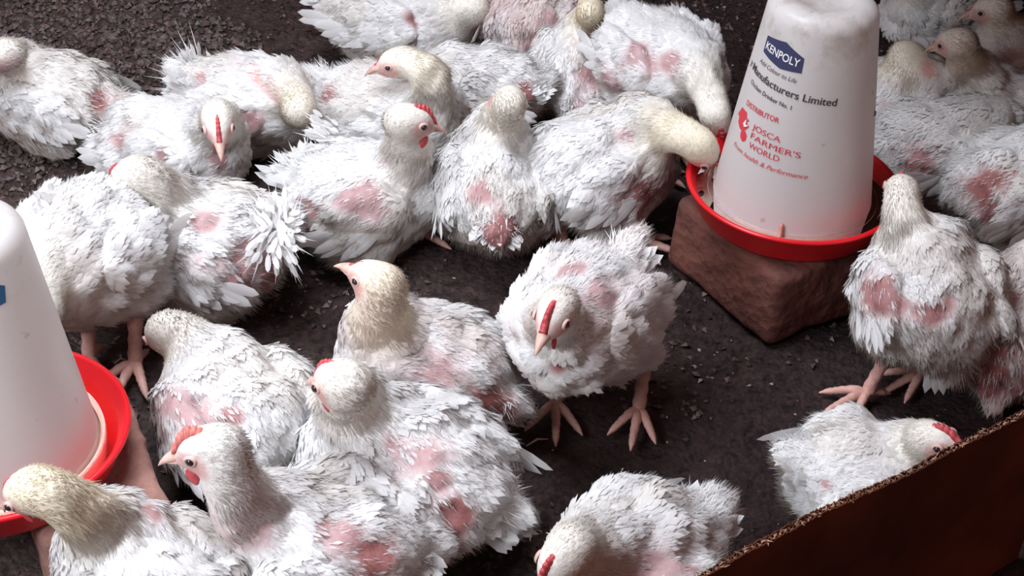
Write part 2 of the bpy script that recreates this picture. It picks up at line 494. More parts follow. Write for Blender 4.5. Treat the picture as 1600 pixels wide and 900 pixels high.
    # quill sheaths on the bare skin
    if centres:
        P2, N2 = sample(5200); bw2, _ = bare_w(P2); m = (bw2 > .1) & (rg.random(len(P2)) < .30); P2, N2 = P2[m], N2[m]
        if len(P2):
            D2 = flow(P2, N2); parts_b.append(fibres(P2, N2, nrm(D2 + N2 * .5), rg.uniform(.006, .013, len(P2)), rg.uniform(.0004, .0009, len(P2)), np.tile(WHITE * .92, (len(P2), 1))))
    # fluffy edges
    P3, N3 = sample(int(9500 * feathers)); bw3, _ = bare_w(P3); h3 = np.linalg.norm(P3 - H, axis=1) / S
    m = (rg.random(len(P3)) > bw3) & (h3 > .04) & (P3[:, 2] > .01); P3, N3 = P3[m], N3[m]
    D3 = nrm(flow(P3, N3) + N3 * rg.uniform(.15, .8, (len(P3), 1)))
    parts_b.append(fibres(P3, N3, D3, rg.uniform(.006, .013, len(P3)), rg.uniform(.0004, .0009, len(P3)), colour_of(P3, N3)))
    def emit(nm_, parts, kind=None):
        v, f_, c, nn = cat(parts)
        o = link(nm_, mk_mesh('chicken_' + nm_, v - base, f_, np.clip(c, 0, 1), True, nn), FEATHER, root)
        if kind: o['kind'] = kind
        return o
    emit('body_feathers', parts_b, 'stuff')
    for wi, (c, WA, wrr, sh, tip, sgn) in enumerate(wings):
        n = 11; s = np.linspace(0, 1, n)
        ax, out, dn = WA
        if dn[2] > 0: dn = -dn
        Pq = c[None] + ax * (-.25 + .95 * s[:, None]) * wrr[0] + dn * (.55 * (1 - s[:, None]) ** .8 - .1) * wrr[2] + out * (.010 + .003 * s[:, None]) * S
        Dq = nrm(ax[None] + dn[None] * (.35 - .40 * s[:, None]) + rg.normal(0, .06, (n, 3)))
        Nq = np.tile(out, (n, 1)) + rg.normal(0, .08, (n, 3)); Nq = nrm(Nq)
        Lq = rg.uniform(.038, .052, n) * S; Wq = np.full(n, .0062 * S)
        parts_w[wi].append(feather_cards(Pq, Nq, Dq, Lq, Wq, np.full(n, .03), np.full(n, .05), np.tile(WHITE, (n, 1)), long=True))
        emit('wing', parts_w[wi])
    # tail
    nT = int(26 * tail); tp = []
    if nT:
        base_t = R + td * .028 * S; tside = nrm(np.cross(td, u) if abs(td @ u) < .95 else side); tup = np.cross(tside, td)
        if tup[2] < 0: tup = -tup
        TL = max(np.linalg.norm(Tt - base_t), .042) * 1.15
        for layer, (nn_, ls, lf, spr) in enumerate(((nT, 1.0, .0, .62), (nT, .78, .012, .75), (nT, .55, .022, .9), (nT // 2, .7, -.014, .6))):
            a = rg.uniform(-1, 1, nn_) * spr
            Dq = nrm(td[None] + tside[None] * a[:, None] + tup[None] * (lf * 6 - np.abs(a[:, None]) * .25) + rg.normal(0, .07, (nn_, 3)))
            Pq = base_t[None] + tside[None] * a[:, None] * .018 * S + tup[None] * lf * .7 * S
            Nq = nrm(tup[None] + tside[None] * a[:, None] * .5 + rg.normal(0, .12, (nn_, 3)))
            tp.append(feather_cards(Pq, Nq, Dq, TL * ls * rg.uniform(.8, 1.05, nn_), np.full(nn_, .0072 * S), np.full(nn_, .06), np.full(nn_, .12), np.tile(WHITE, (nn_, 1)) * rg.uniform(.92, 1.0, (nn_, 1)), long=True))
        nf = 420; a = rg.uniform(-1, 1, nf); s = rg.random(nf)
        Dq = nrm(td[None] + tside[None] * a[:, None] * .8 + tup[None] * rg.uniform(-.3, .5, (nf, 1)))
        Pq = base_t[None] + Dq * (s[:, None] * TL * .7) + tup[None] * (rg.uniform(-.5, 1, (nf, 1)) * .012)
        tp.append(fibres(Pq, np.tile(tup, (nf, 1)), nrm(Dq + rg.normal(0, .35, (nf, 3))), rg.uniform(.010, .022, nf), rg.uniform(.0005, .0012, nf), np.tile(WHITE, (nf, 1))))
        emit('tail', tp)
    for fq in fans:      # loose raised tufts: (x,y,z, tipx,tipy,tipz, n, spread)
        a_ = at(*fq[0:3]); b_ = at(*fq[3:6]); n = fq[6]; spr = fq[7]
        n = n * 4; dd_ = nrm(b_ - a_); ln = np.linalg.norm(b_ - a_); cs = nrm(np.array(CP) - a_); sd_ = nrm(np.cross(dd_, cs)); nn0 = np.cross(sd_, dd_)
        q = rg.uniform(-1, 1, n); Dq = nrm(dd_[None] + sd_[None] * q[:, None] * spr + rg.normal(0, .12, (n, 3)))
        Pq = a_[None] + sd_[None] * q[:, None] * ln * .45 + dd_[None] * rg.uniform(-.4, .45, (n, 1)) * ln + rg.normal(0, .004, (n, 3))
        emit('feather_tuft', [feather_cards(Pq, nrm(nn0[None] + rg.normal(0, .25, (n, 3))), Dq, ln * rg.uniform(.25, .55, n), np.full(n, .0030 * S), np.full(n, .1), np.full(n, .2), np.tile(WHITE, (n, 1)), long=True),
                              fibres(Pq, np.tile(nn0, (n, 1)), Dq, ln * rg.uniform(.4, 1., n), np.full(n, .001), np.tile(WHITE, (n, 1)))])
    # neck and head down
    nD = 9000; P4, N4 = sample(nD * 3); t4, d4, _ = neck_t(P4); h4 = np.linalg.norm(P4 - H, axis=1) / S
    q4 = np.clip(face_w(P4) * 1.5, 0, 1); eyeq = np.minimum(np.linalg.norm(P4 - (H + (hd * .011 + hs * .0168 + hu * .004) * S), axis=1), np.linalg.norm(P4 - (H + (hd * .011 - hs * .0168 + hu * .004) * S), axis=1))
    beakq = np.linalg.norm(P4 - (H + hd * .030 * S), axis=1)
    m = (((t4 > .22) & (d4 < .034 * S)) | (h4 < .045)) & (rg.random(len(P4)) > q4 * .9) & (eyeq > .0055) & (beakq > .013)
    P4, N4 = P4[m][:nD], N4[m][:nD]; h4 = np.linalg.norm(P4 - H, axis=1) / S
    q4 = (P4 - H) @ hd / S
    Dn = flow(P4, N4); Dh = nrm(-hd[None] - hu * .25 + rg.normal(0, .2, P4.shape))
    w4 = np.clip((.05 - h4) / .02, 0, 1)[:, None]; D4 = nrm(Dn * (1 - w4) + Dh * w4)
    D4 = nrm(D4 + N4 * rg.uniform(.10, .6, (len(P4), 1)))
    L4 = rg.uniform(.004, .0085, len(P4)) * (1 - .45 * np.clip((q4 + .005) / .02, 0, 1)) * (1 - .35 * w4[:, 0])
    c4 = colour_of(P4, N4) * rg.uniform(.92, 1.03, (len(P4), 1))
    emit('neck_down', [fibres(P4, N4, D4, L4, rg.uniform(.0004, .0008, len(P4)), c4)], 'stuff')
    # ---------------- head parts
    HB = np.stack([hd, hs, hu], 0)
    def hp(x, y, z): return H + (np.array((x, y, z)) @ HB) * S - base
    # beak, upper and lower
    def beak_part(zoff, ln, hgt, droop, lowr):
        n = 9; V_ = []; F_ = []
        for i in range(n):
            s = i / (n - 1); x = .0235 + ln * s; rw = .0072 * (1 - s) ** .75 + .0004; rh = hgt * (1 - s) ** .6 + .0004
            zc = zoff - droop * s ** 2
            for k in range(12):
                a = 2 * math.pi * k / 12; z = math.sin(a); z = z * rh if (z > 0) != lowr else z * rh * .35
                V_.append(hp(x, math.cos(a) * rw, zc + z))
        for i in range(n - 1):
            for k in range(12):
                k2 = (k + 1) % 12; F_.append((i * 12 + k, i * 12 + k2, (i + 1) * 12 + k2, (i + 1) * 12 + k))
        F_.append(tuple(range((n - 1) * 12, n * 12))); return V_, F_
    V1, F1 = beak_part(-.0015, .0225, .0062, .0085, False); V2, F2 = beak_part(-.0045, .0165, .0040, .0030, True)
    link('beak', mk_mesh('beak', np.array(V1 + V2), F1 + [tuple(i + len(V1) for i in f_) for f_ in F2]), BEAK, root)
    for sgn in (1, -1):
        ec = hp(.0110, sgn * .0160, .0040); V_, F_ = [], []
        v, f_ = lathe([(0.00001, .0032), (.0018, .0029), (.0031, .0016), (.0036, 0), (.0030, -.002)], 16)
        o_ = nrm(hs * sgn + hd * .18 + hu * .1); xx = nrm(np.cross(hu, o_)); yy = np.cross(o_, xx)
        Bm = np.stack([xx, yy, o_], 0)
        e = link('eye', mk_mesh('eye', (v * S) @ Bm + ec, f_), EYE, root)
        v, f_ = lathe([(.0034, .0012), (.0044, .0018), (.0056, .0008), (.0060, -.0012)], 16)
        link('eyelid', mk_mesh('eyelid', (v * (1, .8, 1) * S) @ Bm + ec, f_), RIM, e)
        # wattles
        if comb > .25:
            wv, wf = lathe([(.0001, .004), (.003, .003), (.0042, -.001), (.0036, -.006), (.0015, -.0095), (.0001, -.0105)], 10)
            wv = wv * np.array((1.0, .45, 1.0)) * (.6 + comb * .6) * S
            link('wattle', mk_mesh('wattle', wv @ HB + hp(.0195, sgn * .0065, -.0155), wf), COMB, root)
    # comb: serrated ridge
    n = 46; cv = []; cf = []
    for i in range(n):
        s = i / (n - 1); x = .0290 - .037 * s
        zt = math.sqrt(max(1 - (x / .0275) ** 2, 0)) * .0196 - .003
        if x > .024: zt = max(zt, .0035)
        tooth = abs(math.sin(s * math.pi * 7.5)) ** .7
        hgt = (.0012 + comb * (.0085 * math.sin(min(1, s * 1.15 + .08) * math.pi) ** .7 * (.55 + .45 * tooth))) 
        hx = -.35 * hgt * s
        for zz, ww in ((zt, .0030), (zt + hgt * .6, .0019), (zt + hgt, .0009)):
            cv.append(hp(x + hx * (zz - zt) / max(hgt, 1e-4), ww * (.6 + comb), zz)); 
        for zz, ww in ((zt + hgt, .0009), (zt + hgt * .6, .0019), (zt, .0030)):
            cv.append(hp(x + hx * (zz - zt) / max(hgt, 1e-4), -ww * (.6 + comb), zz))
    for i in range(n - 1):
        for k in range(6):
            k2 = (k + 1) % 6; cf.append((i * 6 + k, i * 6 + k2, (i + 1) * 6 + k2, (i + 1) * 6 + k))
    cf.append(tuple(range(6))); cf.append(tuple(range((n - 1) * 6, n * 6)))
    link('comb', mk_mesh('comb', np.array(cv), cf), cmat or COMB, root)
    print('BIRD %2d  hl=%.3f neck=%.3f head=%.3f tail=%.3f  chestz=%.2f  V=%d' % (seed, hl, np.linalg.norm(H - N0), np.linalg.norm(K - H), np.linalg.norm(Tt - R), C[2], len(V)))
    return root

exec_birds = True

# ================================================================== SETTING
def mat_floor():
    m, nt, n, l, b = new_mat('damp_litter_floor')
    co = N(n, 'ShaderNodeTexCoord')
    a = N(n, 'ShaderNodeTexNoise', Scale=3.2, Detail=6.0, Roughness=0.6)
    c = N(n, 'ShaderNodeTexNoise', Scale=80.0, Detail=9.0, Roughness=0.75)
    v = N(n, 'ShaderNodeTexVoronoi', Scale=150.0)
    for x in (a, c, v): l.new(co.outputs['Object'], x.inputs['Vector'])
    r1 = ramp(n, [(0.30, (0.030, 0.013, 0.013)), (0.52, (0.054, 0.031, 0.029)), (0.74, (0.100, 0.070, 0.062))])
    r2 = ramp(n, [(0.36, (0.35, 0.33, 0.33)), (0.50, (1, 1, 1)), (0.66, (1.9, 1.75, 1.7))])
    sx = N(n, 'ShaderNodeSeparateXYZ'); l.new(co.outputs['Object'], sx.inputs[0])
    mr = N(n, 'ShaderNodeMapRange'); mr.inputs[1].default_value = -.55; mr.inputs[2].default_value = .55; mr.inputs[3].default_value = .19; mr.inputs[4].default_value = -.19  # light falloff painted in: floor colour gets darker and redder to the right
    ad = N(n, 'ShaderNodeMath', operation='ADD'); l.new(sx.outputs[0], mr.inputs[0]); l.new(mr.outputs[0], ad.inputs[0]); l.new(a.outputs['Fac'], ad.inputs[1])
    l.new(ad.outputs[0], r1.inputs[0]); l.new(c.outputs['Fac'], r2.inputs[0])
    mx = N(n, 'ShaderNodeMix', data_type='RGBA', blend_type='MULTIPLY'); mx.inputs['Factor'].default_value = 1
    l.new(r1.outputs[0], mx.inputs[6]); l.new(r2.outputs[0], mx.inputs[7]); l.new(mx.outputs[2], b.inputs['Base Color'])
    rr = N(n, 'ShaderNodeMapRange'); rr.inputs[1].default_value = .35; rr.inputs[2].default_value = .65; rr.inputs[3].default_value = .42; rr.inputs[4].default_value = .85
    l.new(c.outputs['Fac'], rr.inputs[0]); l.new(rr.outputs[0], b.inputs['Roughness'])
    b.inputs['Specular IOR Level'].default_value = .45
    ma = N(n, 'ShaderNodeMath', operation='MULTIPLY_ADD'); ma.inputs[1].default_value = -.6
    l.new(v.outputs['Distance'], ma.inputs[0]); l.new(c.outputs['Fac'], ma.inputs[2])
    bp = N(n, 'ShaderNodeBump', Strength=1.0, Distance=0.010)
    l.new(ma.outputs[0], bp.inputs['Height']); l.new(bp.outputs[0], b.inputs['Normal'])
    return m
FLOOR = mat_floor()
def floor_h(P):
    P3 = np.stack([P[:, 0], P[:, 1], np.zeros(len(P))], 1)
    loose = loose_w(P)
    return (.0035 * vnoise(P3 + 3.1, 9.0) + .0028 * vnoise(P3 + 1.7, 26.0) + .0032 * vnoise(P3 + 5.2, 62.0) + (.0030 + .002 * loose) * vnoise(P3 + 8.2, 110.0) + loose * .010 - .0045)
# loose granular litter lies in the far left corner and along the left side
LOOSE = np.array([at(-700, 290)[:2], at(40, 285)[:2], at(150, 215)[:2], at(300, 150)[:2], at(400, 60)[:2], at(330, 30)[:2], at(230, -25)[:2], at(-400, -120)[:2]])
def inside(P, poly):
    r = np.zeros(len(P), bool); n = len(poly)
    for i in range(n):
        a, b_ = poly[i], poly[(i + 1) % n]
        c = ((a[1] > P[:, 1]) != (b_[1] > P[:, 1])) & (P[:, 0] < (b_[0] - a[0]) * (P[:, 1] - a[1]) / (b_[1] - a[1] + 1e-12) + a[0])
        r ^= c
    return r
def loose_w(P):
    w = np.zeros(len(P))
    for dx, dy in ((0, 0), (.03, 0), (-.03, 0), (0, .03), (0, -.03)): w += inside(P[:, :2] + (dx, dy), LOOSE) * .2
    return w
xs = np.arange(-1.45, 1.651, 0.0068); ys = np.arange(0.45, 3.001, 0.0068)
GX, GY = np.meshgrid(xs, ys); G = np.stack([GX.ravel(), GY.ravel()], 1)
FV = np.column_stack([G, floor_h(G)])
nx = len(xs); ii, jj = np.meshgrid(np.arange(nx - 1), np.arange(len(ys) - 1)); q0 = (jj * nx + ii).ravel()
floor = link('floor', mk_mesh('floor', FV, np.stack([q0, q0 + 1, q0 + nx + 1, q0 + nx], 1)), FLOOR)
tag(floor, 'damp dark brown trodden litter floor of the brooder pen', kind='structure')

def chips(name, P, size, flat, mat, label, category):
    n = len(P); octa = np.array([(1, 0, 0), (0, 1, 0), (-1, 0, 0), (0, -1, 0), (0, 0, 1), (0, 0, -1)], float)
    FO = np.array([(0, 1, 4), (1, 2, 4), (2, 3, 4), (3, 0, 4), (1, 0, 5), (2, 1, 5), (3, 2, 5), (0, 3, 5)])
    v = octa[None] * (1 + rng.uniform(-.4, .4, (n, 6, 1))) * np.stack([size, size * rng.uniform(.5, .9, n), size * flat], 1)[:, None, :]
    a = rng.uniform(0, 6.28, n); t = rng.normal(0, .45, n)
    c, s = np.cos(a), np.sin(a); ct, st = np.cos(t), np.sin(t)
    x = v[..., 0]; y = v[..., 1] * ct[:, None] - v[..., 2] * st[:, None]; z = v[..., 1] * st[:, None] + v[..., 2] * ct[:, None]
    v = np.stack([x * c[:, None] - y * s[:, None], x * s[:, None] + y * c[:, None], z], 2)
    v = v + np.column_stack([P[:, :2], floor_h(P) + size * flat * .5])[:, None, :]
    F = (np.arange(n)[:, None, None] * 6 + FO[None]).reshape(-1, 3)
    g = rng.uniform(.5, 1.5, (n, 1, 1)) * np.ones((n, 6, 3)); g = g * (1 + rng.normal(0, .06, (n, 1, 3)))
    o = link(name, mk_mesh(name, v.reshape(-1, 3), F, g.reshape(-1, 3), smooth=False), mat)
    return tag(o, label, category, kind='stuff')
def mat_chip(name, base, rough=.6):
    m, nt, n, l, b = new_mat(name)
    a = N(n, 'ShaderNodeAttribute', attribute_name='Col')
    mx = N(n, 'ShaderNodeMix', data_type='RGBA', blend_type='MULTIPLY'); mx.inputs['Factor'].default_value = 1
    mx.inputs[6].default_value = (*base, 1); l.new(a.outputs['Color'], mx.inputs[7]); l.new(mx.outputs[2], b.inputs['Base Color'])
    b.inputs['Roughness'].default_value = rough; return m
Q = np.column_stack([rng.uniform(-1.4, 0.0, 60000), rng.uniform(1.3, 2.9, 60000)])
w = inside(Q + rng.normal(0, .02, Q.shape), LOOSE); Q = Q[w][:15000]
chips('litter_granules', Q, rng.uniform(.0025, .0072, len(Q)), .75, mat_chip('granule', (.095, .066, .060)), 'loose dark granular litter heaped in the far left corner', 'litter')
Q = np.column_stack([rng.uniform(-.9, 1.2, 34000), rng.uniform(.8, 2.8, 34000)]); keep = vnoise(np.column_stack([Q, Q[:, 0] * 0]), 7.0) > rng.uniform(-.6, .9, len(Q)); Q = Q[keep]
chips('litter_crumbs', Q, rng.uniform(.0015, .0062, len(Q)), .6, mat_chip('crumb', (.070, .043, .039), .45), 'small dark crumbs of dried litter scattered over the floor', 'litter')
Q = np.column_stack([rng.uniform(-.9, 1.2, 750), rng.uniform(.8, 2.8, 750)])
chips('pale_flecks', Q, rng.uniform(.0008, .0028, len(Q)), .35, mat_chip('fleck', (.42, .35, .30), .6), 'tiny pale husk and feather flecks scattered on the dark floor', 'litter')

# boards that close the pen behind and at the right
BOARD = mat_plain('brown_board', (0.20, 0.062, 0.036), 0.75, noise=0.45, scale=5.0, dark=(0.10, 0.030, 0.020), bump=.1)
def panel(name, a, b_, h, th, label):
    a = np.array(a); b_ = np.array(b_); d = nrm(b_ - a); nn = np.array((-d[1], d[0])) * th
    n = 40; V = []; F = []
    for i in range(n + 1):
        p = a + (b_ - a) * i / n; wv = .006 * math.sin(i * .7) + .004 * math.sin(i * 1.9)
        for k, (o_, z) in enumerate(((0, -.01), (0, h + wv), (1, h + wv), (1, -.01))): V.append((*(p + nn * o_ + nn / th * wv * .6), z))
    for i in range(n):
        for k in range(4):
            k2 = (k + 1) % 4; F.append((i * 4 + k, i * 4 + k2, (i + 1) * 4 + k2, (i + 1) * 4 + k))
    F.append((0, 1, 2, 3)); F.append(tuple(n * 4 + k for k in (3, 2, 1, 0)))
    o = link(name, mk_mesh(name, np.array(V), F, smooth=False), BOARD); return tag(o, label, kind='structure')
panel('wall_back', (-1.45, 2.95), (1.6, 2.95), .55, .012, 'brown board closing the back of the pen')
panel('wall_right', (1.45, 2.95), (1.45, 0.7), .75, .012, 'brown board closing the right side of the pen')

# unseen board lid, added over the far right corner to shade the huddle
lid = []
for i in range(2):
    for x, y in ((.22, 1.64), (1.47, 1.36), (1.47, 2.97), (.20, 2.97)): lid.append((x, y, .50 + .012 * i))
tag(link('added_shade_lid', mk_mesh('added_shade_lid', np.array(lid), [(3, 2, 1, 0), (4, 5, 6, 7), (0, 1, 5, 4), (1, 2, 6, 5), (2, 3, 7, 6), (3, 0, 4, 7)], smooth=False), BOARD), 'unseen brown board added to shade the far right corner', kind='structure')

# ---- ragged cardboard sheet in the lower right foreground
CARD = mat_plain('brown_cardboard', (0.235, 0.062, 0.026), 0.8, noise=0.55, scale=7.0, dark=(0.085, 0.026, 0.014), bump=.15)
CARDEDGE = mat_plain('torn_cardboard_edge', (0.48, 0.27, 0.17), 0.9, noise=0.4, scale=160.0)
HB_ = 0.215
edge_px = [(1060, 930), (1120, 893), (1165, 865), (1240, 828), (1290, 800), (1370, 765), (1430, 738), (1500, 700), (1545, 678), (1600, 650), (1680, 605)]
eg = np.array([at(x, y, HB_)[:2] for x, y in edge_px])
A0, A1 = eg[0], eg[-1]; dB = nrm(A1 - A0); nB = np.array((-dB[1], dB[0]))     # towards the birds
LB = np.linalg.norm(A1 - A0)
def sheet(off, th, hfun, mat, nm_, parent, wave=0.0):
    n = 420; V = []; F = []
    for i in range(n + 1):
        s = i / n; p = A0 + dB * LB * s
        bow = np.interp(s * LB, (eg - A0) @ dB, (eg - A0) @ nB)
        q = p + nB * (off + bow + wave * math.sin(i * 1.05)); h = hfun(s, i)
        for o_, z in ((0, -.01), (0, h), (th, h + .0006), (th, -.01)): V.append((*(q + nB * o_), z))
    for i in range(n):
        for k in range(4):
            k2 = (k + 1) % 4; F.append((i * 4 + k, i * 4 + k2, (i + 1) * 4 + k2, (i + 1) * 4 + k))
    F.append((3, 2, 1, 0)); F.append(tuple(n * 4 + k for k in range(4)))
    return link(nm_, mk_mesh(nm_, np.array(V) - np.array((*A0, 0)), F, smooth=False), mat, parent)
def rag(seed, amp, low=0):
    r = np.random.default_rng(seed); a = r.normal(0, 1, 421); a = np.convolve(a, np.ones(5) / 5, 'same') + .5 * r.normal(0, 1, 421); b_ = np.convolve(r.normal(0, 1, 421), np.ones(31) / 31, 'same') * 3
    return lambda s, i: HB_ + low + amp * (a[i] + b_[i])
cb = tag(empty('cardboard_sheet', (*A0, 0)), 'brown cardboard sheet with a ragged torn top edge in the lower right corner', 'cardboard')
m_face = sheet(0, .0008, rag(1, .0009), CARD, 'front_liner', cb)
sheet(.0028, .0004, rag(2, .0010, -.0008), CARDEDGE, 'fluting', cb, .0014)
sheet(.0050, .0008, rag(3, .0012, -.0005), CARD, 'back_liner', cb)
n = 260; s = rng.random(n); px_ = A0[None] + dB[None] * LB * s[:, None]; bow = np.interp(s * LB, (eg - A0) @ dB, (eg - A0) @ nB)
Pb = np.column_stack([px_ + nB[None] * (bow[:, None] + rng.uniform(0, .0055, (n, 1))), HB_ + rng.uniform(-.002, .001, n)]) - np.array((*A0, 0))
Db = nrm(np.column_stack([dB[None] * rng.uniform(-1, 1, (n, 1)) + nB[None] * rng.uniform(-.7, .7, (n, 1)), rng.uniform(0, .8, n)]))
v, f_, c_, nn_ = fibres(Pb, np.tile((0, 0, 1.0), (n, 1)), Db, rng.uniform(.002, .006, n), rng.uniform(.0005, .0012, n), np.tile((.4, .3, .2), (n, 1)))
link('torn_fibres', mk_mesh('torn_fibres', v, f_), CARDEDGE, cb)['kind'] = 'stuff'

# ---- rough fired bricks under the drinkers
def mat_brick(name, a, d):
    m, nt, n, l, b = new_mat(name)
    co = N(n, 'ShaderNodeTexCoord'); n1 = N(n, 'ShaderNodeTexNoise', Scale=22.0, Detail=8.0, Roughness=.65); v = N(n, 'ShaderNodeTexVoronoi', Scale=95.0)
    l.new(co.outputs['Object'], n1.inputs['Vector']); l.new(co.outputs['Object'], v.inputs['Vector'])
    rp = ramp(n, [(.3, d), (.6, a)]); l.new(n1.outputs['Fac'], rp.inputs[0]); l.new(rp.outputs[0], b.inputs['Base Color']); b.inputs['Roughness'].default_value = .85
    ma = N(n, 'ShaderNodeMath', operation='MULTIPLY_ADD'); ma.inputs[1].default_value = .35; l.new(v.outputs['Distance'], ma.inputs[0]); l.new(n1.outputs['Fac'], ma.inputs[2])
    bp = N(n, 'ShaderNodeBump', Strength=.8, Distance=.006); l.new(ma.outputs[0], bp.inputs['Height']); l.new(bp.outputs[0], b.inputs['Normal']); return m
def brick(name_label, cx, cy, lx, ly, h, rot, mat, taper=.0):
    n = 26; V = []; idx = {}; F = []
    def vid(i, j, k):
        if (i, j, k) not in idx:
            idx[(i, j, k)] = len(V); V.append((i / n * 2 - 1, j / n * 2 - 1, k / n * 2 - 1))
        return idx[(i, j, k)]
    for a in range(n):
        for b_ in range(n):
            F += [(vid(a, b_, 0), vid(a, b_ + 1, 0), vid(a + 1, b_ + 1, 0), vid(a + 1, b_, 0)), (vid(a, b_, n), vid(a + 1, b_, n), vid(a + 1, b_ + 1, n), vid(a, b_ + 1, n)),
                  (vid(a, 0, b_), vid(a + 1, 0, b_), vid(a + 1, 0, b_ + 1), vid(a, 0, b_ + 1)), (vid(a, n, b_), vid(a, n, b_ + 1), vid(a + 1, n, b_ + 1), vid(a + 1, n, b_)),
                  (vid(0, a, b_), vid(0, a, b_ + 1), vid(0, a + 1, b_ + 1), vid(0, a + 1, b_)), (vid(n, a, b_), vid(n, a + 1, b_), vid(n, a + 1, b_ + 1), vid(n, a, b_ + 1))]
    V = np.array(V); half = np.array((lx, ly, h)) / 2
    P = V * half; rnd = .011; inner = np.clip(P, -(half - rnd), half - rnd); P = inner + nrm(P - inner) * np.minimum(np.linalg.norm(P - inner, axis=1, keepdims=True), rnd)
    P = P + nrm(P) * (.004 * vnoise(P + cx, 22.0) + .002 * vnoise(P + cy, 70.0))[:, None]
    P[:, :2] *= (1 - taper * (P[:, 2:3] / h))
    P[:, 2] += h / 2; P[:, 2] = np.minimum(P[:, 2], h)
    c, s = math.cos(rot), math.sin(rot); P = np.column_stack([P[:, 0] * c - P[:, 1] * s, P[:, 0] * s + P[:, 1] * c, P[:, 2]])
    o = link('brick', mk_mesh('brick', P, F), mat, None, (cx, cy, 0)); return tag(o, name_label, 'brick')

# ---- bell drinkers
JAR = None
def mat_jar():
    m, nt, n, l, b = new_mat('jar_plastic')
    co = N(n, 'ShaderNodeTexCoord'); sx = N(n, 'ShaderNodeSeparateXYZ'); l.new(co.outputs['Object'], sx.inputs[0])
    no = N(n, 'ShaderNodeTexNoise', Scale=14.0, Detail=7.0, Roughness=.7); l.new(co.outputs['Object'], no.inputs['Vector'])
    g = N(n, 'ShaderNodeMapRange'); g.inputs[1].default_value = .205; g.inputs[2].default_value = .245; g.inputs[3].default_value = 0; g.inputs[4].default_value = .8; l.new(sx.outputs[2], g.inputs[0])
    rp = ramp(n, [(.50, (0, 0, 0)), (.68, (1, 1, 1))]); l.new(no.outputs['Fac'], rp.inputs[0])
    mu = N(n, 'ShaderNodeMath', operation='MULTIPLY'); l.new(g.outputs[0], mu.inputs[0]); l.new(rp.outputs[0], mu.inputs[1])
    mx = N(n, 'ShaderNodeMix', data_type='RGBA'); mx.inputs[6].default_value = (.82, .80, .78, 1); mx.inputs[7].default_value = (.46, .38, .31, 1); l.new(mu.outputs[0], mx.inputs['Factor'])
    n2 = N(n, 'ShaderNodeTexNoise', Scale=70.0, Detail=3.0); l.new(co.outputs['Object'], n2.inputs['Vector'])
    r2 = ramp(n, [(.70, (1, 1, 1)), (.76, (.6, .5, .45))]); l.new(n2.outputs['Fac'], r2.inputs[0])
    m2 = N(n, 'ShaderNodeMix', data_type='RGBA', blend_type='MULTIPLY'); m2.inputs['Factor'].default_value = .5
    l.new(mx.outputs[2], m2.inputs[6]); l.new(r2.outputs[0], m2.inputs[7]); l.new(m2.outputs[2], b.inputs['Base Color'])
    b.inputs['Roughness'].default_value = .38
    tr = N(n, 'ShaderNodeBsdfTranslucent'); l.new(m2.outputs[2], tr.inputs[0]); ms = n.new('ShaderNodeMixShader'); ms.inputs[0].default_value = .38
    l.new(b.outputs[0], ms.inputs[1]); l.new(tr.outputs[0], ms.inputs[2]); l.new(ms.outputs[0], n['Material Output'].inputs[0])
    return m
JAR = mat_jar()
TRAY = mat_plain('red_plastic', (0.74, 0.010, 0.018), 0.32, noise=.12, scale=12.0)
m_, nt_w, n_w, l_w, b_w = new_mat('tray_water'); WATER = m_
b_w.inputs['Base Color'].default_value = (.95, .62, .50, 1); b_w.inputs['Roughness'].default_value = .02; b_w.inputs['Transmission Weight'].default_value = 1.0; b_w.inputs['IOR'].default_value = 1.2
CLEAR = mat_plain('jar_lip', (.50, .22, .18), .2); WLIP = mat_plain('jar_lip_white', (.78, .76, .76), .25); 
INKB = mat_plain('ink_navy', (.035, .038, .10), .5); INKK = mat_plain('ink_black', (.05, .04, .05), .5); INKR = mat_plain('ink_red', (.62, .03, .05), .5); INKW = mat_plain('ink_white', (.82, .82, .82), .5)
